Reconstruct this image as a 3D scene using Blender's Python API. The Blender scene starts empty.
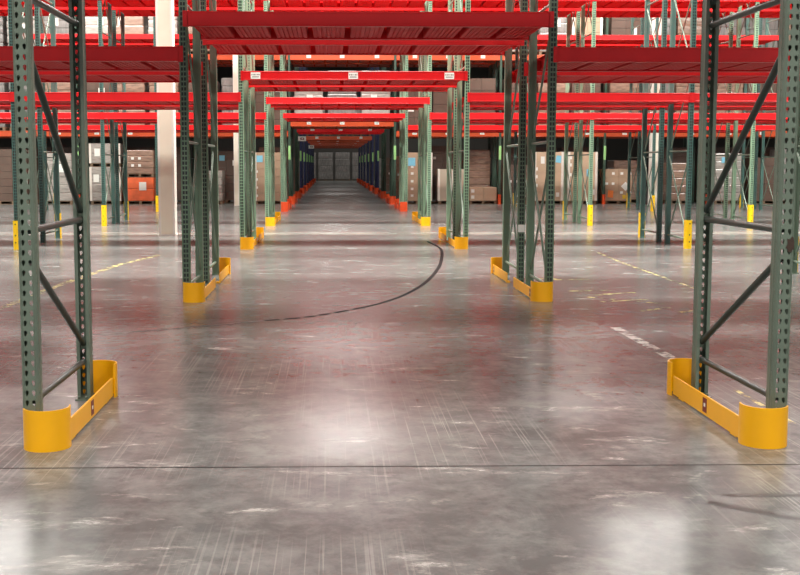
import bpy, bmesh, math, random
from math import sin, cos, pi, radians
from mathutils import Vector, Matrix
random.seed(7)
S = bpy.context.scene
COL = S.collection

# ------------------------------------------------------------------ materials
def lin(c):
    c = c / 255.0
    return c / 12.92 if c <= 0.04045 else ((c + 0.055) / 1.055) ** 2.4
def rgb(r, g, b): return (lin(r), lin(g), lin(b), 1.0)

def mat(name, col, rough=0.45, metal=0.0, var=0.12, scale=6.0, coat=0.0, spec=0.5, bump=0.0, stretch=None):
    m = bpy.data.materials.new(name); m.use_nodes = True
    nt = m.node_tree; b = nt.nodes['Principled BSDF']
    b.inputs['Roughness'].default_value = rough
    b.inputs['Metallic'].default_value = metal
    b.inputs['Coat Weight'].default_value = coat
    b.inputs['Coat Roughness'].default_value = 0.15
    b.inputs['Specular IOR Level'].default_value = spec
    tc = nt.nodes.new('ShaderNodeTexCoord')
    n = nt.nodes.new('ShaderNodeTexNoise'); n.inputs['Scale'].default_value = scale; n.inputs['Detail'].default_value = 4
    if stretch:
        mp = nt.nodes.new('ShaderNodeMapping'); mp.inputs['Scale'].default_value = stretch
        nt.links.new(tc.outputs['Object'], mp.inputs['Vector']); nt.links.new(mp.outputs[0], n.inputs['Vector'])
    else:
        nt.links.new(tc.outputs['Object'], n.inputs['Vector'])
    r = nt.nodes.new('ShaderNodeValToRGB')
    lo = [max(0, c * (1 - var)) for c in col[:3]] + [1]; hi = [min(1, c * (1 + var)) for c in col[:3]] + [1]
    r.color_ramp.elements[0].position = 0.3; r.color_ramp.elements[1].position = 0.7
    r.color_ramp.elements[0].color = lo; r.color_ramp.elements[1].color = hi
    nt.links.new(n.outputs['Fac'], r.inputs['Fac']); nt.links.new(r.outputs['Color'], b.inputs['Base Color'])
    if bump:
        bp = nt.nodes.new('ShaderNodeBump'); bp.inputs['Strength'].default_value = bump; bp.inputs['Distance'].default_value = 0.01
        nt.links.new(n.outputs['Fac'], bp.inputs['Height']); nt.links.new(bp.outputs[0], b.inputs['Normal'])
    return m

M = {}
M['green_near'] = mat('grey_green_paint', rgb(102, 114, 100), 0.42, var=0.14, scale=3)
M['green'] = mat('green_paint', rgb(98, 120, 98), 0.42, var=0.12, scale=3)
M['green_lit'] = mat('lit_green_paint', rgb(128, 160, 132), 0.45, var=0.12, scale=3)  # same green made lighter; the light falling on it is in the colour
M['teal'] = mat('teal_green_paint', rgb(70, 106, 98), 0.42, var=0.12, scale=3)
M['dark_green'] = mat('dark_green_paint', rgb(50, 75, 60), 0.45, var=0.15, scale=3)
M['blue'] = mat('navy_blue_paint', rgb(34, 44, 84), 0.45, var=0.15, scale=3)
M['brace'] = mat('galvanised_brace', rgb(112, 130, 114), 0.4, metal=0.1, var=0.1, scale=5)
M['brace_near'] = mat('grey_green_brace_paint', rgb(46, 56, 50), 0.36, var=0.1, scale=5)
M['red'] = mat('safety_red_paint', rgb(212, 16, 22), 0.38, var=0.08, scale=2.5, spec=0.35)
M['red_deck'] = mat('red_deck_paint', rgb(204, 14, 20), 0.6, var=0.12, scale=2.5, spec=0.15)
M['orange'] = mat('orange_paint', rgb(196, 74, 28), 0.42, var=0.10, scale=2.5)
M['yellow'] = mat('safety_yellow_paint', rgb(250, 178, 0), 0.38, var=0.05, scale=4)
M['guard_yellow'] = mat('bright_yellow_plastic', rgb(255, 208, 14), 0.4, var=0.04, scale=4)
M['orange_guard'] = mat('orange_red_guard_paint', rgb(236, 84, 36), 0.42, var=0.08, scale=4)
M['white'] = mat('white_label_paper', rgb(238, 238, 230), 0.6, var=0.03)
M['ink'] = mat('dark_ink', rgb(70, 66, 66), 0.6, var=0.03)
M['black'] = mat('black_bolt', rgb(28, 28, 28), 0.5, var=0.05)
M['sticker'] = mat('maroon_sticker', rgb(120, 28, 22), 0.5, var=0.05)
M['cyan'] = mat('light_blue_label', rgb(130, 200, 225), 0.6, var=0.05)
M['lime'] = mat('pale_green_strip', rgb(150, 205, 130), 0.6, var=0.05)
M['orange_label'] = mat('orange_label', rgb(245, 140, 70), 0.6, var=0.05)
M['yellow_label'] = mat('yellow_label', rgb(225, 190, 50), 0.6, var=0.05)
M['wood'] = mat('pallet_wood', rgb(120, 98, 76), 0.75, var=0.25, scale=9)
M['carton'] = mat('brown_cardboard', rgb(176, 150, 124), 0.6, var=0.08, scale=2)
M['carton_tan'] = mat('tan_cardboard', rgb(198, 171, 143), 0.6, var=0.06, scale=2)
M['carton_dark'] = mat('dark_brown_cardboard', rgb(96, 76, 64), 0.55, var=0.15, scale=2, coat=0.2)
M['cream_box'] = mat('cream_cardboard', rgb(192, 178, 158), 0.6, var=0.05, scale=2)
M['film_white'] = mat('cloudy_stretch_film', rgb(164, 158, 150), 0.3, var=0.25, scale=3, coat=0.4, bump=0.3, stretch=(1.5, 1.5, 6))
M['film_brown'] = mat('stretch_film_over_brown_cartons', rgb(150, 122, 104), 0.3, var=0.28, scale=3, coat=0.4, bump=0.3, stretch=(1.5, 1.5, 6))
M['film_grey'] = mat('grey_stretch_film', rgb(128, 124, 120), 0.3, var=0.3, scale=3, coat=0.35, bump=0.3, stretch=(4, 4, 1))
M['film_orange'] = mat('orange_stretch_film', rgb(232, 104, 54), 0.32, var=0.22, scale=3, coat=0.4, bump=0.3)
M['edge_white'] = mat('white_corner_board', rgb(232, 226, 214), 0.6, var=0.05)
M['column'] = mat('cream_column_paint', rgb(243, 238, 218), 0.5, var=0.05, scale=1.5)
M['column_flange'] = mat('white_column_corner', rgb(244, 242, 232), 0.45, var=0.03)
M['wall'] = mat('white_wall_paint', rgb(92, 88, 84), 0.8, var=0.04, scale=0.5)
M['ceiling'] = mat('ceiling_paint', rgb(190, 190, 186), 0.8, var=0.04, scale=0.5)
M['slot_shade'] = mat('slot_shade_dark', rgb(40, 44, 46), 0.55, metal=0.2, var=0.2, scale=5)  # dark tone of the added insert, painting the shade inside the post slots
M['rust'] = mat('scraped_rust', rgb(62, 44, 34), 0.8, var=0.35, scale=40)
M['tyre'] = mat('black_tyre_rubber_mark', rgb(38, 30, 30), 0.85, var=0.2, scale=10, spec=0.1)

def worn_paint(name, col, cover):
    m = bpy.data.materials.new(name); m.use_nodes = True; nt = m.node_tree
    b = nt.nodes['Principled BSDF']; b.inputs['Base Color'].default_value = col; b.inputs['Roughness'].default_value = 0.4
    tc = nt.nodes.new('ShaderNodeTexCoord'); n = nt.nodes.new('ShaderNodeTexNoise')
    n.inputs['Scale'].default_value = 7; n.inputs['Detail'].default_value = 6; n.inputs['Roughness'].default_value = 0.75
    nt.links.new(tc.outputs['Object'], n.inputs['Vector'])
    r = nt.nodes.new('ShaderNodeValToRGB')
    r.color_ramp.elements[0].position = 1 - cover - 0.06; r.color_ramp.elements[1].position = 1 - cover + 0.06
    nt.links.new(n.outputs['Fac'], r.inputs['Fac']); nt.links.new(r.outputs['Color'], b.inputs['Alpha'])
    return m
M['worn_yellow'] = worn_paint('worn_yellow_floor_paint', rgb(224, 208, 110), 0.48)
M['worn_yellow_thin'] = worn_paint('very_worn_yellow_floor_paint', rgb(218, 204, 128), 0.47)
M['worn_white'] = worn_paint('worn_white_floor_paint', rgb(215, 212, 205), 0.52)
M['tyre_faint'] = worn_paint('faint_tyre_rubber', rgb(50, 44, 43), 0.64)

def floor_material():
    m = bpy.data.materials.new('polished_concrete'); m.use_nodes = True
    nt = m.node_tree; N = nt.nodes; L = nt.links; b = N['Principled BSDF']
    tc = N.new('ShaderNodeTexCoord')
    def noise(scale, detail=5, rough=0.6, stretch=(1, 1, 1), rot=0.0, dist=0.0):
        mp = N.new('ShaderNodeMapping'); mp.inputs['Scale'].default_value = stretch; mp.inputs['Rotation'].default_value = (0, 0, rot)
        L.new(tc.outputs['Object'], mp.inputs['Vector'])
        n = N.new('ShaderNodeTexNoise'); n.inputs['Scale'].default_value = scale; n.inputs['Detail'].default_value = detail
        n.inputs['Roughness'].default_value = rough; n.inputs['Distortion'].default_value = dist
        L.new(mp.outputs[0], n.inputs['Vector']); return n.outputs['Fac']
    def ramp(f, p0, p1, c0=(0, 0, 0, 1), c1=(1, 1, 1, 1)):
        r = N.new('ShaderNodeValToRGB'); e = r.color_ramp.elements
        e[0].position = p0; e[1].position = p1; e[0].color = c0; e[1].color = c1
        L.new(f, r.inputs['Fac']); return r.outputs['Color']
    def mix(fac, a, c, mode='MIX'):
        x = N.new('ShaderNodeMix'); x.data_type = 'RGBA'; x.blend_type = mode
        if isinstance(fac, float): x.inputs[0].default_value = fac
        else: L.new(fac, x.inputs[0])
        for s, v in ((6, a), (7, c)):
            if isinstance(v, tuple): x.inputs[s].default_value = v
            else: L.new(v, x.inputs[s])
        return x.outputs[2]
    def math_(op, a, c):
        x = N.new('ShaderNodeMath'); x.operation = op
        for i, v in enumerate((a, c)):
            if isinstance(v, (int, float)): x.inputs[i].default_value = v
            else: L.new(v, x.inputs[i])
        return x.outputs[0]
    base = ramp(noise(0.55, 6, 0.6, dist=0.4), 0.3, 0.7, rgb(86, 88, 87), rgb(119, 121, 119))
    base = mix(ramp(noise(3.5, 8, 0.72, dist=0.2), 0.42, 0.75), base, rgb(142, 143, 140))
    base = mix(ramp(noise(9.0, 6, 0.7), 0.5, 0.8), base, rgb(86, 88, 86))
    # pale scuffs and trowel streaks
    sc = ramp(noise(2.3, 9, 0.75, (0.7, 1.6, 1), 0.3, 0.3), 0.57, 0.70)
    base = mix(math_('MULTIPLY', sc, 0.75), base, rgb(196, 193, 186))
    # fine scratches along the travel direction
    s1 = ramp(noise(1.0, 3, 0.5, (70, 0.35, 1), 0.02), 0.60, 0.64)
    s2 = ramp(noise(1.0, 3, 0.5, (60, 0.5, 1), 0.15), 0.62, 0.66)
    scr = math_('MULTIPLY', math_('MAXIMUM', s1, s2), ramp(noise(0.5, 2, 0.5), 0.45, 0.65))
    sep0 = N.new('ShaderNodeSeparateXYZ'); L.new(tc.outputs['Object'], sep0.inputs[0])
    scr = math_('MULTIPLY', scr, ramp(math_('MULTIPLY', sep0.outputs['Y'], 0.1), 0.6, 1.0, (1, 1, 1, 1), (0.15, 0.15, 0.15, 1)))
    base = mix(math_('MULTIPLY', scr, 0.42), base, rgb(200, 198, 192))
    # paler strip across the hall
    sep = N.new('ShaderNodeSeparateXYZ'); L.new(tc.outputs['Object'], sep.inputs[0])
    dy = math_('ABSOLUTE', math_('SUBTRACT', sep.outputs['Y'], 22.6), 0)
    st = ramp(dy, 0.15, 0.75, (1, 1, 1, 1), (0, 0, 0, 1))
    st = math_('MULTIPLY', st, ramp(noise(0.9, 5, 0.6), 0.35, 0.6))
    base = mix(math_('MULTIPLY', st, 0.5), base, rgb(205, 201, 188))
    L.new(base, b.inputs['Base Color'])
    r1 = ramp(noise(1.4, 6, 0.65, dist=0.6), 0.2, 0.85, (0.22, 0.22, 0.22, 1), (0.26, 0.26, 0.26, 1))
    r2 = mix(math_('MULTIPLY', sc, 0.5), r1, (0.36, 0.36, 0.36, 1))
    L.new(r2, b.inputs['Roughness'])
    b.inputs['Specular IOR Level'].default_value = 0.43
    bp = N.new('ShaderNodeBump'); bp.inputs['Strength'].default_value = 0.015; bp.inputs['Distance'].default_value = 0.004
    L.new(noise(5, 5, 0.6), bp.inputs['Height']); L.new(bp.outputs[0], b.inputs['Normal'])
    return m
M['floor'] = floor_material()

# ------------------------------------------------------------------ mesh helpers
def bx(bm, x0, x1, y0, y1, z0, z1, mi=0):
    vs = [bm.verts.new((x, y, z)) for x in (x0, x1) for y in (y0, y1) for z in (z0, z1)]
    for q in ((0, 1, 3, 2), (4, 6, 7, 5), (0, 4, 5, 1), (2, 3, 7, 6), (0, 2, 6, 4), (1, 5, 7, 3)):
        f = bm.faces.new([vs[i] for i in q]); f.material_index = mi
def tube(bm, p, q, r, seg=10, mi=0):
    p, q = Vector(p), Vector(q); d = (q - p).normalized()
    a = d.orthogonal().normalized(); b = d.cross(a)
    rings = []
    for c in (p, q):
        rings.append([bm.verts.new(c + r * (cos(2 * pi * i / seg) * a + sin(2 * pi * i / seg) * b)) for i in range(seg)])
    for i in range(seg):
        j = (i + 1) % seg
        f = bm.faces.new((rings[0][i], rings[0][j], rings[1][j], rings[1][i])); f.smooth = True; f.material_index = mi
    bm.faces.new(rings[0][::-1]).material_index = mi; bm.faces.new(rings[1]).material_index = mi
def prism(bm, pts, lo, hi, axis='X', mi=0):
    def P(u, v, t): return {'X': (t, u, v), 'Y': (u, t, v), 'Z': (u, v, t)}[axis]
    A = [bm.verts.new(P(u, v, lo)) for u, v in pts]; B = [bm.verts.new(P(u, v, hi)) for u, v in pts]
    n = len(pts)
    for i in range(n):
        bm.faces.new((A[i], A[(i + 1) % n], B[(i + 1) % n], B[i])).material_index = mi
    bm.faces.new(A[::-1]).material_index = mi; bm.faces.new(B).material_index = mi
def strip_solid(bm, path, t, z0, z1, mi=0):          # a bent upright plate along a plan path
    n = len(path); off = []
    for i in range(n):
        a = Vector(path[max(i - 1, 0)]); c = Vector(path[min(i + 1, n - 1)]); d = (c - a).normalized()
        off.append(Vector(path[i]) + Vector((-d.y, d.x)) * t)
    R = []
    for (x, y), o in zip(path, off):
        R.append([bm.verts.new(v) for v in ((x, y, z0), (x, y, z1), (o.x, o.y, z1), (o.x, o.y, z0))])
    for i in range(n - 1):
        for k in range(4):
            f = bm.faces.new((R[i][k], R[i][(k + 1) % 4], R[i + 1][(k + 1) % 4], R[i + 1][k])); f.material_index = mi
            if n > 4: f.smooth = k in (0, 2)
    bm.faces.new(R[0]); bm.faces.new(R[-1][::-1])
def finish(name, bm, bevel=0.0):
    bmesh.ops.recalc_face_normals(bm, faces=bm.faces)
    if bevel:
        bmesh.ops.bevel(bm, geom=[e for e in bm.edges if e.calc_face_angle(0) > 0.6], offset=bevel, segments=1, affect='EDGES')
    for e in bm.edges:
        if e.calc_face_angle(0) > 0.65: e.smooth = False
    me = bpy.data.meshes.new(name); bm.to_mesh(me); bm.free(); return me

_cache = {}
def mesh(key, builder, *mats):                        # shared mesh data per (shape, materials)
    k = (key, mats)
    if k not in _cache:
        if key not in _cache: _cache[key] = builder()
        me = _cache[key].copy()
        for m in mats: me.materials.append(M[m])
        _cache[k] = me
    return _cache[k]
def put(name, me, parent=None, loc=(0, 0, 0), rz=0.0, label=None):
    o = bpy.data.objects.new(name, me); COL.objects.link(o)
    o.location = loc; o.rotation_euler = (0, 0, rz)
    if parent: o.parent = parent
    if label: o['label'] = label
    return o
LABELS = set()
def thing(name, label, cat, loc=(0, 0, 0), group=None, rz=0.0, me=None):
    o = bpy.data.objects.new(name, me); COL.objects.link(o)
    o.location = loc; o.rotation_euler = (0, 0, rz)
    o['label'] = label; o['category'] = cat
    if group: o['group'] = group
    n = len(label.split())
    if n > 16 or n < 4: print('LABEL LENGTH', n, label)
    if label in LABELS: print('LABEL TWICE', label)
    LABELS.add(label)
    return o
def structure(name, me, loc=(0, 0, 0)):
    o = put(name, me, None, loc); o['kind'] = 'structure'; return o

# ------------------------------------------------------------------ layout (metres; camera looks along +Y)
STEP = 3.818
XF = {k: -1.524 + STEP * k for k in range(-3, 6)}     # frame lines; the aisle lies between lines 0 and 1
D = 1.20                                              # frame depth
FLUES = {1: 0.52}                                    # gap between the two halves of a row
def flue(r): return FLUES.get(r, 0.42)
ROW = [5.40, 11.28, 18.38, 25.42, 33.25, 39.3, 46.4, 53.4, 60.4, 67.4, 74.4, 81.4, 88.4]
ORD = ['first', 'second', 'third', 'fourth', 'fifth', 'sixth', 'seventh', 'eighth', 'ninth', 'tenth', 'eleventh', 'twelfth', 'thirteenth']
W = 0.085; DP = 0.085; LIP = 0.022; PITCH = 0.0508; H_FR = 7.42

# ------------------------------------------------------------------ upright post: perforated channel
def post_builder(holes=True, height=H_FR, lip=LIP, square=False):
    def build():
        bm = bmesh.new(); n = int(height / PITCH)
        r = 0.012
        hw = W / 2 - r
        def ring_cell(mapf, u0, u1, v0, v1, hole):
            uc, vc = (u0 + u1) / 2, (v0 + v1) / 2
            outer = [(u1, vc), (u1, v1), (uc, v1), (u0, v1), (u0, vc), (u0, v0), (uc, v0), (u1, v0)]
            O = [bm.verts.new(mapf(*p)) for p in outer]
            I = [bm.verts.new(mapf(uc + a, vc + b)) for a, b in hole]
            for i in range(8):
                j = (i + 1) % 8
                bm.faces.new((O[i], O[j], I[j], I[i]))
        def quad(mapf, u0, u1, v0, v1):
            bm.faces.new([bm.verts.new(mapf(u, v)) for u, v in ((u0, v0), (u1, v0), (u1, v1), (u0, v1))])
        tl = [(a * 1.15, b * 1.15) for a, b in ((0.0082, 0.004), (0.0066, 0.0115), (0, 0.0145), (-0.0066, 0.0115), (-0.0082, 0.004), (-0.006, -0.0075), (-0.002, -0.0125), (0.003, -0.008))]
        tl = [(a - 0.002, b) for a, b in tl]
        tr = [(-a, b) for a, b in tl]; tr = [tr[4], tr[3], tr[2], tr[1], tr[0], tr[7], tr[6], tr[5]]
        if square:
            tl = tr = [(0.0110, 0), (0.0110, 0.0175), (0, 0.0175), (-0.0115, 0.0175), (-0.0115, 0), (-0.0115, -0.0175), (0, -0.0175), (0.0110, -0.0175)]
        small = [(0.0042 * cos(pi / 4 * i), 0.0042 * sin(pi / 4 * i)) for i in range(8)]
        web = lambda u, v: (u, 0, v)
        fl = lambda s: (lambda u, v: (s * W / 2, u, v))
        y1 = DP
        if holes:
            for i in range(n):
                v0, v1 = i * PITCH, (i + 1) * PITCH
                ring_cell(web, -hw, 0, v0, v1, tl); ring_cell(web, 0, hw, v0, v1, tr)
                for s in (-1, 1):
                    ring_cell(fl(s), r, r + 0.028, v0, v1, small)
            top = n * PITCH
        else:
            top = n * PITCH
            quad(web, -hw, 0, 0, top); quad(web, 0, hw, 0, top)
            for s in (-1, 1): quad(fl(s), r, r + 0.028, 0, top)
        segs = n if holes else 1
        for s in (-1, 1):
            arc = [(s * (hw + r * sin(a)), r - r * cos(a)) for a in (0, pi / 6, pi / 3, pi / 2)]
            tail = [(s * W / 2, r + 0.028), (s * W / 2, y1), (s * (W / 2 - lip), y1)]
            for pts in (arc, tail):
                for (xa, ya), (xb, yb) in zip(pts, pts[1:]):
                    for i in range(segs):
                        v0, v1 = top * i / segs, top * (i + 1) / segs
                        bm.faces.new([bm.verts.new(p) for p in ((xa, ya, v0), (xb, yb, v0), (xb, yb, v1), (xa, ya, v1))])
        bmesh.ops.remove_doubles(bm, verts=bm.verts, dist=1e-5)
        bm.normal_update()
        for f in bm.faces:                            # all faces look outwards
            c = f.calc_center_median()
            if f.normal.x * c.x + f.normal.y * (c.y - DP / 2) < 0: f.normal_flip()
        bm.normal_update()
        # make the sheet 2.5 mm thick, material going inwards
        bmesh.ops.solidify(bm, geom=list(bm.faces), thickness=0.0025)
        if min(v.co.y for v in bm.verts) < -0.001:    # bring the outer size back to the nominal section
            for v in bm.verts: v.co.x *= 0.0425 / 0.045; v.co.y = (v.co.y + 0.0025) * 0.085 / 0.0875
        return finish('post', bm)
    return build

def slot_shade_insert():                                  # dark insert added inside the boxed posts so their slots look shaded
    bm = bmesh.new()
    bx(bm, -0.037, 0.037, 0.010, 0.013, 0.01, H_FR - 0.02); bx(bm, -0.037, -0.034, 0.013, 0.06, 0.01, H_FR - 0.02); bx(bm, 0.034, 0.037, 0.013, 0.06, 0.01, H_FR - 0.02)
    return finish('slot_shade_insert', bm)
def base_plate():
    bm = bmesh.new(); bx(bm, -0.04, 0.04, 0.004, 0.15, 0, 0.008)
    for x, y in ((-0.022, 0.125), (0.022, 0.125)): tube(bm, (x, y, 0.008), (x, y, 0.024), 0.009, 8)
    return finish('base_plate', bm)
def brace_mesh(key, p, q, r):
    def b():
        bm = bmesh.new(); tube(bm, p, q, r, 12); return finish('brace', bm)
    return b

HB = [0.23, 1.10, 2.27, 3.5, 4.75, 6.0, 7.3]
DB = [(0.95, 0.34, 0), (2.03, 1.15, 0), (3.38, 2.4, 0), (4.62, 3.62, 0), (5.86, 4.88, 0), (7.18, 6.12, 0)]
HB2 = [0.16, 1.67, 3.1, 4.5, 5.9, 7.3]
DB2 = [(b - 0.06, a + 0.06, 0.014) for a, b in zip(HB2, HB2[1:])] + [(a + 0.06, b - 0.06, -0.014) for a, b in zip(HB2[:1] + HB2[2:], HB2[1:2] + HB2[3:])]   # (front, rear) heights
def make_frame(loc, c, label, cb='brace', group=None, holes=True, plates=True, near=False):
    t = thing('upright_frame', label, 'rack frame', loc, group)
    D_ = 1.25 if near else D
    if near:                                          # open channels
        pa = pb = mesh('post', post_builder(), c)
    else:                                             # boxed posts, slotted on the front only
        pb = mesh('post_plain', post_builder(False, lip=0.0405), c)
        pa = mesh('post_boxed', post_builder(True, lip=0.0405, square=True), c) if holes else pb
    a = put('post', pa, t)
    if holes and not near: put('slot_shade_insert', mesh('inner', slot_shade_insert, 'slot_shade'), a, label='dark added insert shading the post slots')
    b = put('post', pb, t, (0, D_, 0), pi)
    if plates:
        bp = mesh('base_plate', base_plate, c)
        put('base_plate', bp, a); put('base_plate', bp, b)
    r = 0.019 if near else 0.0165
    for i, z in enumerate(HB if near else HB2):
        put('horizontal_brace', mesh(('hb', i, near), brace_mesh(0, (0, 0.07, z), (0, D_ - 0.07, z), r), cb), t)
    for i, (z0, z1, xo) in enumerate(DB if near else DB2):
        put('diagonal_brace', mesh(('db', i, near), brace_mesh(0, (xo, 0.07, z0), (xo, D_ - 0.07, z1), r if near else 0.0125), cb), t)
    return t, a, b

# ------------------------------------------------------------------ shelf: two step beams and drop-in deck pans
BL = STEP - W - 0.006
def beam_mesh(h):
    def b():
        bm = bmesh.new(); y0, y1 = -0.004, 0.054
        pts = [(y0 + 0.004, 0), (y1, 0), (y1, h - 0.042), (y0 + 0.036, h - 0.042), (y0 + 0.036, h), (y0 + 0.004, h), (y0, h - 0.006),
               (y0, h - 0.016), (y0 + 0.003, h - 0.02), (y0 + 0.003, 0.02), (y0, 0.016), (y0, 0.005)]
        prism(bm, pts, -BL / 2, BL / 2, 'X')
        return finish('beam', bm)
    return b
def connector_mesh(h):
    def b():
        bm = bmesh.new()
        x0 = BL / 2
        bx(bm, x0 - 0.004, x0 - 0.0005, -0.0075, 0.05, -0.006, h + 0.006)
        bx(bm, x0 - 0.004, x0 + 0.045, -0.0075, -0.0035, -0.006, h + 0.006)
        for z in (0.03, h - 0.03): tube(bm, (x0 + 0.026, -0.0115, z), (x0 + 0.026, -0.0075, z), 0.008, 8)
        return finish('end_connector', bm)
    return b
def deck_mesh(h):
    def b():
        bm = bmesh.new(); w = 0.345; n = 7; d0, d1 = 0.062, D - 0.062
        z0 = 0.014; z1 = h - 0.006
        e = 0.2058
        pts = [(-e, z1), (-e, z1 - 0.006), (-w / 2, z1 - 0.006), (-w / 2, z0 + 0.006), (-w / 2 + 0.006, z0)]
        for i in range(1, n):
            c = -w / 2 + w * i / n
            pts += [(c - 0.008, z0), (c - 0.004, z0 + 0.010), (c + 0.004, z0 + 0.010), (c + 0.008, z0)]
        pts += [(w / 2 - 0.006, z0), (w / 2, z0 + 0.006), (w / 2, z1 - 0.006), (e, z1 - 0.006), (e, z1)]
        prism(bm, pts, d0, d1, 'Y')
        return finish('deck_panel', bm)
    return b
def label_mesh(w=0.16, h=0.11):
    def b():
        bm = bmesh.new(); bx(bm, -w / 2, w / 2, -0.002, 0, 0, h, 0)
        for i, (a, c) in enumerate(((-0.42, -0.36), (-0.3, -0.27), (-0.2, -0.1), (-0.02, 0.02), (0.1, 0.13), (0.2, 0.3), (0.36, 0.42))):
            bx(bm, a * w, c * w, -0.003, -0.002, h * 0.55, h * 0.75, 1)
        bx(bm, -0.35 * w, 0.35 * w, -0.003, -0.002, h * 0.26, h * 0.36, 1)
        return finish('label', bm)
    return b
def make_shelf(xc, y, z, h, c, cd, label, group, labels=None, conn=True, deck=True, lmat='white', rear_labels=False, pans=9):
    t = thing('rack_shelf', label, 'rack shelf', (xc, y, z), group)
    bmh = mesh(('beam', h), beam_mesh(h), c)
    f = put('beam', bmh, t); r = put('beam', bmh, t, (0, D, 0), pi)
    if conn:
        cm = mesh(('conn', h), connector_mesh(h), c)
        cl = mesh(('connL', h), mirrored(connector_mesh(h)), c)
        for b in (f, r): put('end_connector', cm, b); put('end_connector', cl, b)
    if deck:
        dm = mesh(('deck', h), deck_mesh(h), cd)
        for i in range(pans): put('deck_panel', dm, t, ((i - 4) * 0.4125, 0, 0))
    for lx in labels or []:
        put('label', mesh('label', label_mesh(), lmat, 'ink'), f, (lx, -0.0045, max(0.012, h - 0.13)), label='white paper label' if lmat == 'white' else 'pale blue label')
    if rear_labels:
        for lx in (-1.25, 0.05, 1.2): put('label', mesh('label', label_mesh(), lmat, 'ink'), r, (lx, 0.0575, h - 0.15), pi, 'small pale label')
    return t
def mirrored(b):
    def g():
        me = b(); me.transform(Matrix.Scale(-1, 4, (1, 0, 0))); me.flip_normals(); return me
    return g

# ------------------------------------------------------------------ floor protectors and post guards
def arc_path(rear=False, d=D):
    p = []
    for i in range(15):
        a = radians(203 + (380 - 203) * i / 14)
        p.append((0.075 + 0.118 * cos(a), 0.025 + 0.118 * sin(a)))
    if rear: p = [(x, d - y) for x, y in p][::-1]
    return p
def end_guard(rear, h=0.208, d=D):
    def b():
        bm = bmesh.new(); strip_solid(bm, arc_path(rear, d), 0.008, 0.0, h); return finish('end_guard', bm)
    return b
def side_rail(y0, y1, h=0.126):
    def b():
        bm = bmesh.new(); bx(bm, 0.166, 0.176, y0, y1, 0.014, h)
        bx(bm, 0.12, 0.166, y0 + 0.08, y0 + 0.16, 0.0, 0.02); bx(bm, 0.12, 0.166, y1 - 0.16, y1 - 0.08, 0.0, 0.02)
        return finish('side_rail', bm)
    return b
def rail_sticker(y):
    def b():
        bm = bmesh.new(); bx(bm, 0.176, 0.1775, y, y + 0.065, 0.03, 0.112, 0)
        bx(bm, 0.1775, 0.1782, y + 0.02, y + 0.045, 0.062, 0.082, 1)
        return finish('sticker', bm)
    return b
def make_protector(x, y, side, kind, c, label, sticker=None):
    """kind: single, front, rear. side +1: aisle lies to +X."""
    t = thing('rack_end_protector', label, 'rack protector', (x, y, 0), 'rack end protectors along the aisle')
    tall = c == 'orange_guard'; hg, hr = (0.30, 0.19) if tall else (0.208, 0.126)
    flip = (lambda k, b: (k, b)) if side > 0 else (lambda k, b: ((k, 'm'), mirrored(b)))
    dd = 1.25 if kind == 'single' else D
    y0, y1 = (0.075, dd - 0.075)
    if kind in ('single', 'front'):
        put('end_guard', mesh(*flip(('egf', tall), end_guard(False, hg)), c), t)
        if kind == 'front': y1 = D + 0.02
    if kind in ('single', 'rear'):
        put('end_guard', mesh(*flip(('egr', tall, dd), end_guard(True, hg, dd)), c), t)
        if kind == 'rear': y0 = -0.02
    r = put('side_rail', mesh(*flip(('rail', kind, tall), side_rail(y0, y1, hr)), c), t)
    if sticker is not None:
        put('sticker', mesh(*flip(('stk', sticker), rail_sticker(sticker)), 'sticker', 'white'), r, label='maroon sticker with a white mark')
    return t
def guard_mesh(h=0.49):
    def b():
        bm = bmesh.new(); p = []
        for a in range(180, 361, 15): p.append((0.045 * cos(radians(a)), -0.014 + 0.043 * sin(radians(a))))
        p = [(-0.045, 0.09)] + p + [(0.045, 0.09)]
        strip_solid(bm, p[::-1], 0.006, 0.0, h)
        return finish('guard_shell', bm)
    return b
def guard_bolts(h=0.49):
    def b():
        bm = bmesh.new()
        for z in (0.12, 0.24, h - 0.06): tube(bm, (0, -0.064, z), (0, -0.056, z), 0.012, 10)
        return finish('bolt', bm)
    return b
def one_bolt():
    bm = bmesh.new(); tube(bm, (0, -0.064, 0), (0, -0.056, 0), 0.012, 10); return finish('bolt', bm)
def make_guard(x, y, rz, label, c='guard_yellow', h=0.49):
    t = thing('post_guard', label, 'post guard', (x, y, 0), 'post guards on the rack rows', rz)
    put('guard_shell', mesh(('guard', h), guard_mesh(h), c), t)
    for z in (0.12, 0.24, h - 0.06): put('bolt', mesh('gbolt', one_bolt, 'black'), t, (0, 0, z), label='black bolt head')
    return t

# ------------------------------------------------------------------ build the racks
def line_word(k):
    if k == 0: return 'left of the aisle'
    if k == 1: return 'right of the aisle'
    n = ['one', 'two', 'three', 'four', 'five']
    return f'{n[-k - 1]} bay{"s" if k < -1 else ""} left of the aisle' if k < 0 else f'{n[k - 2]} bay{"s" if k > 2 else ""} right of the aisle'
def bay_word(k):                                     # bay between line k and k+1
    if k == 0: return 'over the aisle'
    n = ['one bay', 'two bays', 'three bays', 'four bays']
    return f'{n[-k - 1]} left of the aisle' if k < 0 else f'{n[k - 1]} right of the aisle'
COLW = {'green_near': 'grey-green', 'green': 'green', 'green_lit': 'lit-tinted green', 'teal': 'teal green', 'dark_green': 'dark green', 'blue': 'navy blue'}
def frame_colour(r, k):
    if r == 0: return 'green_near'
    if r == 1: return 'green'
    if r in (2, 3, 4):
        if k in (0, 1): return 'green_lit'
        if r == 3 and k > 1: return 'green_lit'
        return 'teal'
    if r in (5, 6): return 'dark_green'
    return 'blue'
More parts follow.
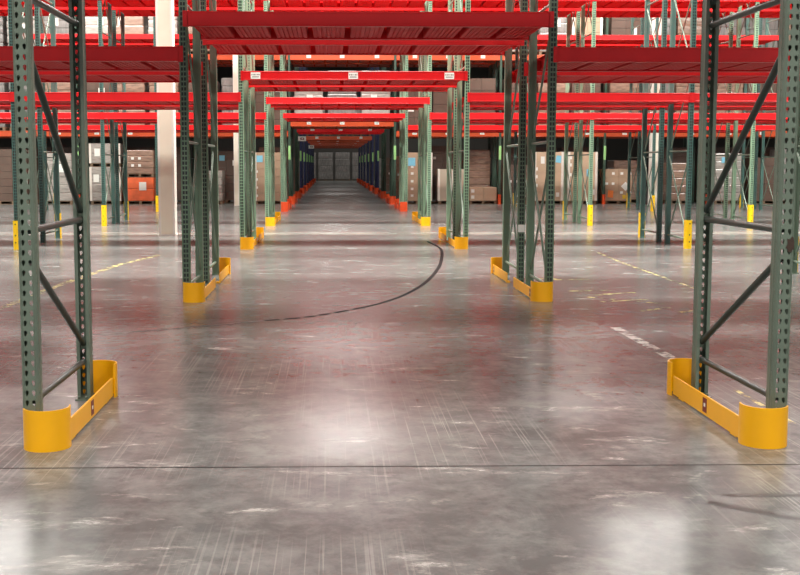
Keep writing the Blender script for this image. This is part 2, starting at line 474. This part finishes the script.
LINES = {0: (-1, 0, 1, 2), 1: (-1, 0, 1, 2), 2: (-2, -1, 0, 1, 2, 3), 3: (-2, -1, 0, 1, 2, 3, 4), 4: (-2, -1, 0, 1, 2, 3, 4), 5: (-3, -2, -1, 0, 1, 2, 3, 4, 5)}
FR = {}
for r, y in enumerate(ROW):
    halves = ('single',) if r == 0 else ('front', 'back')
    for k in LINES.get(r, (0, 1)):
        for hf in halves:
            yy = y if hf != 'back' else y + D + flue(r)
            c = frame_colour(r, k)
            where = f'{ORD[r]} rack row' if hf == 'single' else f'{hf} half of {ORD[r]} row'
            lab = f'{COLW[c]} upright frame {line_word(k)}, {where}'
            FR[r, k, hf] = make_frame((XF[k], yy, 0), c, lab, 'brace_near' if r == 0 else ('brace' if r < 5 else c),
                                      f'upright frames of the {ORD[r]} rack row', holes=r < 5, plates=r < 6, near=(r == 0))
# rust scrape on the nearest right post
def rust_mesh():
    bm = bmesh.new(); rn = random.Random(3)
    pts = []
    for i in range(18):
        a = 2 * pi * i / 18; q = rn.uniform(0.6, 1.15)
        pts.append((min(0.0405, 0.024 + 0.024 * cos(a) * q), 0.044 * sin(a) * q))
    prism(bm, pts, -0.0012, -0.0002, 'Y'); return finish('rust_patch', bm)
put('rust_patch', mesh('rust', rust_mesh, 'rust'), FR[0, 1, 'single'][1], (0, 0, 1.03), label='brown rusty scrape')
def post_label():
    bm = bmesh.new(); bx(bm, -0.042, 0.042, -0.0025, -0.0005, 0, 0.09); return finish('tag', bm)
put('tag', mesh('ptag', post_label, 'white'), FR[1, 1, 'back'][1], (0, 0, 0.62), label='blank white tag')
def strip_mesh():
    bm = bmesh.new(); bx(bm, -0.042, 0.042, -0.0025, -0.0005, 0, 0.5); return finish('height_strip', bm)
for k in LINES[5]:
    put('height_strip', mesh('hstrip', strip_mesh, 'lime'), FR[5, k, 'front'][1], (0, 0, 1.62), label='pale green strip')
for r in range(7, 13):
    for k in (0, 1):
        put('height_strip', mesh('hstrip', strip_mesh, 'lime'), FR[r, k, 'front'][1], (0, 0, 1.62), label='pale green strip')

# shelves
BH = 0.15
BAYS = {0: (-1, 0, 1), 1: (-1, 0, 1), 2: (-2, -1, 0, 1, 2), 3: (-2, -1, 0, 1, 2, 3), 4: (-2, -1, 0, 1, 2, 3), 5: (-3, -2, -1, 0, 1, 2, 3, 4)}
for r, y in enumerate(ROW):
    org = r >= 5
    h = 0.2 if org else BH
    for k in BAYS.get(r, (0,)):
        xc = XF[k] + STEP / 2
        for lev in (1, 2):
            if lev == 2 and r not in (0, 1, 3, 4, 5, 6): continue
            if r == 7: continue
            if lev == 1: z = (2.848 if k == 0 else 2.492) if not org else (2.81 if k == 0 else 2.45)
            else: z = 5.22 if not org else 5.18
            for hf in (('single',) if r == 0 else ('front', 'back')):
                yy = y if hf != 'back' else y + D + flue(r)
                lv = 'lower level' if lev == 1 else 'upper level'
                lab = f'{"orange" if org else "red"} decked shelf {bay_word(k)}, {lv}, {ORD[r]} row' if r == 0 else f'{"orange" if org and r != 6 else "red"} shelf {bay_word(k)}, {lv}, {hf} half of {ORD[r]} row'
                lb = None
                if hf == 'front':
                    if r == 2 and k == 0: lb = (-1.66, -0.02, 1.60)
                    if org: lb = (-1.2, 0.0, 1.25)
                    if r == 3 and lev == 2 and k == -2: lb = (1.35,)
                c = 'orange' if org and r != 6 else 'red'
                make_shelf(xc, yy, z, h, c, 'orange' if org else 'red_deck', lab, f'decked shelves of the {ORD[r]} rack row', lb,
                           conn=0 < r < 4, deck=r < 6, lmat='white', rear_labels=(r == 5 and k == 0 and hf == 'back' and lev == 1))

# protectors along the aisle
for r, y in enumerate(ROW):
    c = 'yellow' if r < 4 else 'orange_guard'
    cw = 'yellow' if r < 4 else 'orange'
    for k, side in ((0, 1), (1, -1)):
        sd = 'left' if side > 0 else 'right'
        if r == 0:
            make_protector(XF[k], y, side, 'single', c, f'yellow steel end protector around the nearest grey-green frame, {sd} of the aisle', 0.57)
        else:
            for hf in ('front', 'rear'):
                yy = y if hf == 'front' else y + D + flue(r)
                make_protector(XF[k], yy, side, hf, c, f'{cw} end protector {sd} of the aisle, {hf} half of {ORD[r]} row',
                               (0.12 if hf == 'front' else 0.98) if (r == 1 and k == 1) else None)
# post guards on side frames
for r in (1, 2, 3, 4, 5):
    for k in LINES[r]:
        if k in (0, 1): continue
        if r == 5: c, cw, h = 'orange_guard', 'orange', 0.36
        else: c, cw, h = 'guard_yellow', 'yellow', 0.49
        make_guard(XF[k], ROW[r] - 0.006, 0, f'{cw} post guard {line_word(k)}, front of {ORD[r]} row', c, h)
        if r < 5: make_guard(XF[k], ROW[r] + 2 * D + flue(r) + 0.006, pi, f'{cw} post guard {line_word(k)}, rear of {ORD[r]} row', c, h)

# ------------------------------------------------------------------ building columns
def column_body(s):
    def b():
        bm = bmesh.new(); bx(bm, -0.16 * s, 0.16 * s, -0.2 * s, 0.2 * s, 0, 10.9); return finish('column', bm)
    return b
def column_corners(q):
    def b():
        bm = bmesh.new()
        for s in (-1, 1):
            prism(bm, [(s * 0.16 * q, -0.215 * q), (s * 0.22 * q, -0.215 * q), (s * 0.22 * q, 0.215 * q), (s * 0.16 * q, 0.215 * q)], 0, 10.9, 'Z')
        bx(bm, -0.235 * q, 0.235 * q, -0.23 * q, 0.23 * q, 0, 0.03)
        return finish('column_flange', bm)
    return b
for x, y, sc in ((-3.34, 22.1, 0.74), (-3.34, 38.1, 0.38), (11.36, 38.1, 0.6)):
    o = structure('column', mesh(('colb', sc), column_body(sc), 'column'), (x, y, 0))
    f = put('flange', mesh(('colf', sc), column_corners(sc), 'column_flange'), o); f['kind'] = 'structure'

# ------------------------------------------------------------------ pallet loads
def pallet_mesh(w, d):
    def b():
        bm = bmesh.new()
        for i in range(3):
            x = -w / 2 + 0.05 + (w - 0.1) * i / 2
            bx(bm, x - 0.045, x + 0.045, -d / 2, d / 2, 0.018, 0.108)
        for i in range(6):
            y = -d / 2 + 0.05 + (d - 0.1) * i / 5
            bx(bm, -w / 2, w / 2, y - 0.05, y + 0.05, 0.108, 0.126)
        for i in range(3):
            y = -d / 2 + 0.05 + (d - 0.1) * i / 2
            bx(bm, -w / 2, w / 2, y - 0.05, y + 0.05, 0, 0.018)
        return finish('pallet', bm)
    return b
def block_mesh(w, d, h, nx, nz, gap=0.008):           # one stack of cartons as a single body (far loads)
    def b():
        bm = bmesh.new(); ny = max(2, nx)
        for i in range(nx):
            for j in range(ny):
                if 0 < i < nx - 1 and 0 < j < ny - 1: continue
                for k in range(nz):
                    bx(bm, -w / 2 + w * i / nx + gap / 2, -w / 2 + w * (i + 1) / nx - gap / 2, -d / 2 + d * j / ny + gap / 2, -d / 2 + d * (j + 1) / ny - gap / 2,
                       h * k / nz + 0.001, h * (k + 1) / nz - gap)
        return finish('carton_stack', bm)
    return b
def carton_mesh(w, d, h):
    def b():
        bm = bmesh.new(); bx(bm, -w / 2, w / 2, -d / 2, d / 2, 0, h); me = finish('carton', bm, 0.006); return me
    return b
def tape_mesh(w, h):
    def b():
        bm = bmesh.new(); bx(bm, -w / 2, w / 2, -0.0015, 0, 0, h); return finish('sheet', bm)
    return b
def wrapped_mesh(w, d, h, nz):                        # film-wrapped block: bulging layers
    def b():
        bm = bmesh.new(); rn = random.Random(int(w * 1000) + nz)
        prof = []
        for k in range(nz):
            z0, z1 = h * k / nz, h * (k + 1) / nz; o = rn.uniform(-0.012, 0.012)
            prof += [(o - 0.012, z0 + 0.002), (o, z0 + 0.03), (o + 0.003, (z0 + z1) / 2), (o, z1 - 0.03), (o - 0.012, z1 - 0.002)]
        rings = []
        for o, z in prof:
            x, y = w / 2 + o, d / 2 + o; c = 0.03
            rings.append([bm.verts.new((a, e, z)) for a, e in ((x - c, -y), (x, -y + c), (x, y - c), (x - c, y), (-x + c, y), (-x, y - c), (-x, -y + c), (-x + c, -y))])
        for A, B in zip(rings, rings[1:]):
            for i in range(8): bm.faces.new((A[i], A[(i + 1) % 8], B[(i + 1) % 8], B[i]))
        bm.faces.new(rings[0][::-1]); bm.faces.new(rings[-1])
        return finish('wrapped_cartons', bm)
    return b

def load(x, yf, z, w, h, style, label, group, d=1.05, nx=2, nz=5, edges=False, tags=(), detail=False, pallet='wood', film=None):
    """yf = front face; tags = (material, x fraction, z fraction, width, height, turn)"""
    t = thing('pallet_load', label, 'pallet load', (x, yf + d / 2, z), group)
    put('pallet', mesh(('pal', round(w, 2), d), pallet_mesh(w, d), pallet), t)
    zb = 0.127; hh = h - zb
    if detail:
        ny = 2; cw, cd, ch = w / nx, d / ny, hh / nz
        cm = mesh(('car', round(cw, 3), round(ch, 3)), carton_mesh(cw - 0.006, cd - 0.006, ch - 0.002), style)
        for i in range(nx):
            for j in range(ny):
                for k in range(nz):
                    put('carton', cm, t, (-w / 2 + cw * (i + 0.5), -d / 2 + cd * (j + 0.5), zb + ch * k))
    elif style.startswith('film'):
        put('wrapped_cartons', mesh(('wrap', w, d, round(hh, 2), nz), wrapped_mesh(w, d, hh, nz), style), t, (0, 0, zb))
    else:
        put('carton_stack', mesh(('blk', w, d, round(hh, 2), nx, nz), block_mesh(w, d, hh, nx, nz), style), t, (0, 0, zb))
    if edges:
        for s in (-1, 1):
            put('corner_board', mesh(('cb', round(hh, 2)), corner_board(hh), 'edge_white'), t, (s * (w / 2 + 0.016), -d / 2 - 0.016, zb), 0 if s < 0 else pi / 2, label='white corner board')
    for (m, fx, fz, tw, th, rot) in tags:
        o = put('tag', mesh(('tag', tw, th), tape_mesh(tw, th), m), t, ((fx - 0.5) * w, -d / 2 - (0.02 if style.startswith('film') else 0.004), zb + fz * hh))
        if rot: o.rotation_euler = (0, radians(rot), 0)
    return t
def corner_board(hh):
    def b():
        bm = bmesh.new(); bx(bm, -0.012, 0.07, 0, 0.012, 0, hh); bx(bm, -0.012, 0.0, 0.012, 0.09, 0, hh); return finish('corner_board', bm)
    return b
YL = ROW[5] + 0.10
G = 'pallet loads on the warehouse floor behind the racks'
def white_squares(cols, rows, w=0.1, h=0.09):
    return [('white', fx, fz, w, h, 0) for fx in cols for fz in rows]
# floor level of the sixth row, left of the aisle
load(-9.9, YL, 0, 1.0, 1.85, 'film_white', 'white wrapped pallet load at the far left of the floor row', G, nz=6, tags=[('white', .6, .6, .22, .3, 0)])
load(-8.2, YL, 0, 1.08, 1.36, 'film_white', 'lower cloudy wrapped pallet of boxes left of the orange wrapped load', G, nz=4, tags=[('white', .2, .55, .2, .28, 0), ('white', .8, .6, .2, .25, 0)], edges=True)
load(-8.2, YL, 1.362, 1.08, 0.84, 'film_white', 'upper cloudy wrapped pallet stacked left of the orange wrapped load', G, nz=2, tags=[('white', .25, .35, .2, .28, 0)], edges=True)
load(-6.95, YL, 0, 1.0, 0.98, 'film_orange', 'orange wrapped pallet load with a white sheet on its front', G, nz=2, tags=[('white', .6, .45, .26, .3, 0)])
load(-6.95, YL, 0.982, 1.0, 0.98, 'film_brown', 'brown wrapped cartons on a pallet stacked on the orange load', G, nz=4, tags=white_squares((.25, .5), (.3, .6)))
load(-4.28, YL, 0, 0.62, 1.22, 'film_white', 'narrow white wrapped pallet stack left of the cream column', G, nz=4)
load(-3.95, YL + 1.35, 0, 1.05, 1.95, 'carton_dark', 'dark brown carton stack behind the narrow white stack', G, nx=2, nz=6, tags=[('cyan', .35, .8, .2, .2, 0), ('white', .8, .7, .16, .2, 0)])
load(-2.28, YL, 0, 1.0, 1.88, 'carton', 'brown carton stack with white edge labels left of the aisle mouth', G, nx=2, nz=6, detail=True, edges=True,
     tags=[('cyan', .17, .80, .22, .24, 0)] + white_squares((.05,), (.08, .25, .42, .58)))
load(-11.55, YL, 0, 1.05, 2.0, 'carton_dark', 'dark brown carton stack at the extreme left of the floor row', G, nx=2, nz=7)
# right of the aisle
load(3.12, YL, 0, 1.05, 1.88, 'carton', 'brown carton stack with blue label right of the aisle mouth', G, nx=2, nz=6, detail=True, edges=True,
     tags=[('cyan', .3, .72, .26, .3, 0)] + white_squares((.32,), (.08, .22, .38, .54, .68)))
load(4.42, YL, 0, 1.05, 1.28, 'cream_box', 'squat cream boxed pallet with white corner boards right of the aisle', G, nx=1, nz=1, edges=True, tags=[('edge_white', .5, .0, .09, 1.1, 0), ('white', .62, .6, .12, .3, 0)])
load(5.53, YL, 0, 1.0, 0.62, 'carton_tan', 'low two-layer pallet of tan cartons with white labels', G, nx=2, nz=2, detail=True, tags=white_squares((.12,), (.15, .6), .12, .12))
load(5.5, YL + 1.5, 0, 1.0, 2.0, 'film_brown', 'tall brown wrapped load behind the low two-layer pallet', G, nz=7)
load(4.2, YL + 1.5, 0, 1.05, 2.15, 'carton_dark', 'dark carton stack behind the cream boxed pallet', G, nx=2, nz=7, tags=white_squares((.2, .7), (.75,)))
load(6.75, YL, 0, 0.8, 1.45, 'carton_dark', 'dark carton stack with white labels left of the two tan loads', G, nx=2, nz=5, tags=white_squares((.2, .55, .85), (.1, .3, .5)))
load(7.92, YL, 0, 1.04, 1.9, 'carton_tan', 'left one of two tall tan carton stacks with white corner boards', G, nx=2, nz=5, detail=True, edges=True,
     tags=[('cyan', .82, .78, .2, .26, 8), ('white', .28, .76, .14, .26, 0), ('white', .82, .08, .12, .16, 0)] + white_squares((.06,), (.1, .28, .46, .62), .1, .12))
load(9.16, YL, 0, 1.04, 1.9, 'carton_tan', 'right one of two tall tan carton stacks with white corner boards', G, nx=2, nz=5, detail=True, edges=True,
     tags=[('cyan', .7, .5, .14, .26, 0), ('white', .92, .12, .1, .2, 0)] + white_squares((.06,), (.12, .3, .5, .7, .85), .1, .12))
load(10.48, YL, 0, 0.98, 1.28, 'carton', 'brown carton stack with a white diamond label and orange label', G, nx=2, nz=4, detail=True, edges=False,
     tags=[('white', .68, .38, .24, .24, 45), ('orange_label', .2, .1, .2, .26, 4), ('yellow_label', .72, .06, .12, .14, 0)] + white_squares((.3, .62, .92), (.82,)) + white_squares((.06, .3), (.5,)) + white_squares((.62, .95), (.22,)))
load(11.2, YL + 1.45, 0, 1.05, 1.6, 'film_brown', 'brown wrapped load behind the white diamond carton stack', G, nz=5)
load(12.78, YL, 0, 0.78, 1.5, 'film_brown', 'brown wrapped load just right of the far white column', G, nz=5)
load(14.55, YL, 0, 1.05, 1.85, 'film_white', 'pale wrapped pallet load seen behind the nearest right frame', G, nz=6, tags=[('cyan', .3, .8, .2, .2, 0)])
load(15.85, YL, 0, 1.05, 1.7, 'carton_dark', 'dark carton stack near the right end of the floor row', G, nx=2, nz=5)
load(16.9, YL, 0, 0.95, 2.0, 'film_grey', 'grey wrapped pallet load at the far right of the floor row', G, nz=6)

# loads on the lower and upper shelf levels of the sixth row
stw = {'film_white': 'cloudy white', 'film_brown': 'brown wrapped', 'carton_dark': 'dark carton', 'film_grey': 'grey wrapped', 'carton': 'brown carton'}
rn = random.Random(11)
for lev, zt in ((1, 2.651), (2, 5.381)):
    for k in BAYS[5]:
        z = zt if not (lev == 1 and k == 0) else 3.011
        for i in range(3):
            xx = XF[k] + STEP * (i + 0.5) / 3 + (0.06 if i == 0 else -0.06 if i == 2 else 0)
            st = rn.choice(['carton_dark', 'carton_dark', 'film_brown', 'film_grey', 'film_brown'] if lev == 1 else ['film_white', 'film_brown', 'carton_dark', 'film_grey', 'carton', 'film_grey'])
            if lev == 1 and k == 0: st = ('film_white', 'film_grey', 'film_white')[i]
            h = rn.uniform(1.75, 2.05) if lev == 1 else rn.uniform(1.5, 1.95)
            if lev == 1 and k == 0: h = rn.uniform(1.7, 1.85)
            tg = []
            if rn.random() < 0.5: tg.append((rn.choice(['white', 'cyan', 'white']), rn.uniform(.2, .8), rn.uniform(.3, .8), .22, .26, 0))
            if lev == 2 and k == 1 and i == 0: tg.append(('orange_label', .4, .2, .3, .3, 0))
            pos = ('left', 'middle', 'right')[i]
            bw = bay_word(k)
            load(xx, YL, z, 1.05, round(h, 1), st, f'{stw[st]} pallet load, {pos} of {"lower" if lev == 1 else "upper"} shelf {bw}, sixth row',
                 'pallet loads on the shelves of the sixth rack row', nz=rn.choice((4, 5, 6)), tags=tg, edges=st == 'carton')
# a few loads on the floor beside the aisle in the shaded rows beyond, and at the end of the aisle
for r in (6, 7, 8):
    for k, xs in ((0, (-2.3, -3.6)), (1, (3.08, 4.38))):
        for i, x in enumerate(xs):
            st = ('film_brown', 'carton_dark', 'film_grey')[(r + i) % 3]
            load(x, ROW[r] + 0.1, 0, 1.05, 1.8, st, f'{stw[st]} pallet load {"beside" if i == 0 else "one pallet away from"} the aisle, {"left" if k == 0 else "right"} side, {ORD[r]} row',
                 'pallet loads beside the aisle in the shaded rows', nz=5, tags=white_squares((.3,), (.5,)))
for i in range(3):
    load(XF[0] + STEP * (i + 0.5) / 3, ROW[8] + 0.1, 3.011, 1.05, 1.6, 'film_white', f'white wrapped load on the shelf over the aisle, ninth row, {("left", "middle", "right")[i]}', 'white loads over the aisle in the ninth row', nz=4)
for i, x in enumerate((-2.1, -0.55, 1.0, 2.55)):
    w = ('leftmost', 'second from left', 'third from left', 'rightmost')[i]
    load(x, 99.0, 0, 1.35, 2.55, 'film_grey', f'tall grey wrapped pallet stack closing the end of the aisle, {w}', 'tall grey stacks at the end of the aisle', nx=2, nz=4, d=1.2)

for k in BAYS[5]:
    if k == 0: continue
    for i in range(3):
        xx = XF[k] + STEP * (i + 0.5) / 3 + (0.06 if i == 0 else -0.06 if i == 2 else 0)
        if (k, i) in ((-1, 0), (-1, 1), (1, 0), (1, 1), (1, 2), (3, 0), (3, 1)): continue
        st = rn.choice(['carton_dark', 'carton_dark', 'film_brown'])
        load(xx, ROW[5] + D + flue(5) + 0.1, 0, 1.05, 2.1, st, f'tall {stw[st]} load, {("left", "middle", "right")[i]} of rear floor, {bay_word(k)}, sixth row',
             'pallet loads in the shaded rear half of the sixth row', nz=6)
# hanging aisle signs
def sign_panel():
    bm = bmesh.new(); bx(bm, -0.17, 0.17, -0.006, 0.006, 0, 0.2, 0); bx(bm, -0.07, 0.09, -0.008, -0.006, 0.06, 0.15, 1); bx(bm, -0.03, 0.05, -0.0095, -0.008, 0.085, 0.125, 0)
    return finish('sign_panel', bm)
def sign_bracket():
    bm = bmesh.new(); bx(bm, -0.17, -0.145, 0.006, 0.03, 0.02, 0.18); bx(bm, -0.22, -0.145, 0.02, 0.03, 0.08, 0.12); return finish('sign_bracket', bm)
for r, lab in ((6, 'small white sign with a red mark on the post, seventh row'), (9, 'small white sign with a red mark on the post, tenth row')):
    t = thing('aisle_sign', lab, 'sign', (XF[0] + 0.266, ROW[r] - 0.03, 2.44), 'small white signs along the aisle')
    put('sign_panel', mesh('sgn', sign_panel, 'white', 'sticker'), t); put('bracket', mesh('sgb', sign_bracket, 'dark_green'), t)

# ------------------------------------------------------------------ room shell
def slab(x0, x1, y0, y1, z0, z1):
    def b():
        bm = bmesh.new(); bx(bm, x0, x1, y0, y1, z0, z1); return finish('slab', bm)
    return b
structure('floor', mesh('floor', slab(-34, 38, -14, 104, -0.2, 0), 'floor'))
structure('ceiling', mesh('ceil', slab(-34, 38, -14, 104, 10.9, 11.1), 'ceiling'))
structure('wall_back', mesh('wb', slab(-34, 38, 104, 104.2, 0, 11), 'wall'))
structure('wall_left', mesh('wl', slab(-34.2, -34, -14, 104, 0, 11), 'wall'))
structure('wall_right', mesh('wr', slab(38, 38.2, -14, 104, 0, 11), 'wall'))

# floor joint and markings (thin paint and rubber on the slab)
def flat(name, polys, m, z=0.0008):
    bm = bmesh.new()
    for p in polys:
        bm.faces.new([bm.verts.new((x, y, z)) for x, y in p])
    bmesh.ops.recalc_face_normals(bm, faces=bm.faces)
    for f in bm.faces:
        if f.normal.z < 0: f.normal_flip()
    me = bpy.data.meshes.new(name); bm.to_mesh(me); bm.free(); me.materials.append(M[m])
    return structure(name, me)
def ribbon(pts, w):
    out = []
    for i, (a, b) in enumerate(zip(pts, pts[1:])):
        a, b = Vector(a), Vector(b); d = (b - a).normalized()
        n = Vector((-d.y, d.x)) * w / 2
        out.append([a + n, b + n, b - n, a - n])
    return out
def smooth(pts, n=8):
    P = [Vector(p) for p in pts]; out = []
    for i in range(len(P) - 1):
        p0, p1, p2, p3 = P[max(i - 1, 0)], P[i], P[i + 1], P[min(i + 2, len(P) - 1)]
        for k in range(n):
            t = k / n
            out.append(0.5 * ((2 * p1) + (p2 - p0) * t + (2 * p0 - 5 * p1 + 4 * p2 - p3) * t * t + (3 * p1 - p0 - 3 * p2 + p3) * t ** 3))
    out.append(P[-1]); return out
flat('floor_joint_line', [[(-34, 5.022), (38, 5.022), (38, 5.034), (-34, 5.034)]], 'tyre', 0.0006)
arc = smooth([(1.79, 20.2), (1.86, 18.4), (1.64, 16.1), (1.40, 14.44), (1.115, 12.97), (0.81, 11.86), (0.534, 11.17), (0.304, 10.77)])
flat('floor_tyre_mark_strip', ribbon(arc, 0.05), 'tyre', 0.0009)
a2 = smooth([(0.30, 10.77), (-0.017, 10.34), (-0.3, 10.06), (-0.64, 9.87)])
flat('floor_tyre_mark_dashes_strip', [q for i, q in enumerate(ribbon(a2, 0.06)) if i % 4 != 3], 'tyre', 0.0009)
a3 = smooth([(-0.64, 9.87), (-1.05, 9.62), (-1.5, 9.33), (-2.2, 9.0)])
flat('floor_tyre_mark_faint_strip', ribbon(a3, 0.045), 'tyre_faint', 0.0009)
flat('floor_skid_mark_strip', ribbon(smooth([(1.60, 4.46), (2.0, 4.15), (2.4, 3.9)]), 0.05) + ribbon([(1.69, 4.55), (2.5, 4.55)], 0.045), 'tyre_faint', 0.0009)
flat('floor_marking_yellow_line', ribbon([(-3.36, 9.6), (-3.25, 13.0), (-3.06, 15.5), (-2.75, 17.2)], 0.10), 'worn_yellow_thin')
flat('floor_marking_long_line', ribbon([(4.36, 17.6), (4.26, 15.6), (4.22, 12.4)], 0.05), 'worn_yellow_thin')
flat('floor_marking_white_line', ribbon([(2.50, 9.4), (2.53, 7.6)], 0.09), 'worn_white')
flat('floor_marking_short_line', ribbon([(2.575, 6.75), (2.56, 5.85)], 0.035), 'worn_yellow')
rr = random.Random(5); scr = []
for (cx, cy) in ((2.95, 12.2), (3.15, 11.9), (3.1, 11.3), (3.35, 11.1), (3.2, 10.6), (3.5, 10.45), (2.75, 13.5), (3.0, 13.4), (2.9, 11.5)):
    a = rr.uniform(-0.7, 0.7); L = rr.uniform(0.12, 0.3)
    scr += ribbon([(cx - L * cos(a), cy - L * sin(a)), (cx + L * cos(a), cy + L * sin(a))], 0.07)
flat('floor_marking_scribble_strip', scr, 'worn_yellow')

# ------------------------------------------------------------------ light: ceiling high-bay lamps over the aisles
def lamp(x, y, p, z=10.2, sx=2.4, sy=1.5):
    l = bpy.data.lights.new('high_bay_light', 'AREA'); l.shape = 'RECTANGLE'; l.size = sx; l.size_y = sy
    l.energy = p; l.color = (1.0, 0.975, 0.92)
    o = bpy.data.objects.new('high_bay_light', l); COL.objects.link(o); o.location = (x, y, z)
for y, p in ((-3, 800), (16, 1000), (23.1, 1300), (31.0, 660), (34.8, 360), (44.0, 330), (57, 150), (72, 70), (94, 300)):
    if y == 34.8: lamp(-8.3, 37.4, 420, 9.5); lamp(8.3, 37.4, 420, 9.5)
    for x in (-18.2, -9.2, 0.4, 9.5, 17.8):
        if y > 40 and x not in ((-9.2, 9.5) if y < 50 else (0.4, 9.5)): continue
        if y == 34.8 and x != 0.4: continue
        lamp(x, y, p, 9.5 if y == 34.8 else 10.2)
w = bpy.data.worlds.new('world'); S.world = w; w.use_nodes = True
w.node_tree.nodes['Background'].inputs[0].default_value = (0.95, 0.97, 1.0, 1); w.node_tree.nodes['Background'].inputs[1].default_value = 0.48

# ------------------------------------------------------------------ camera
cam = bpy.data.cameras.new('camera'); co = bpy.data.objects.new('camera', cam); COL.objects.link(co)
cam.sensor_width = 36; cam.lens = 48.6; cam.sensor_fit = 'HORIZONTAL'
th = math.atan(99.7 / 1080); yaw = radians(1.0)
co.location = (0, 0, 1.43); co.rotation_euler = (pi / 2 - th, 0, -yaw)
cam.shift_x = (68.3 - 1080 * math.tan(yaw)) / 800
cam.shift_y = -22.9 / 800
cam.clip_end = 300
S.camera = co
S.view_settings.view_transform = 'Standard'; S.view_settings.look = 'None'; S.view_settings.gamma = 1; S.view_settings.use_curve_mapping = False
S.view_settings.exposure = 0.22
S.cycles.use_denoising = True
S.cycles.max_bounces = 8; S.cycles.diffuse_bounces = 4; S.cycles.glossy_bounces = 4; S.cycles.transparent_max_bounces = 8
S.cycles.sample_clamp_indirect = 6.0
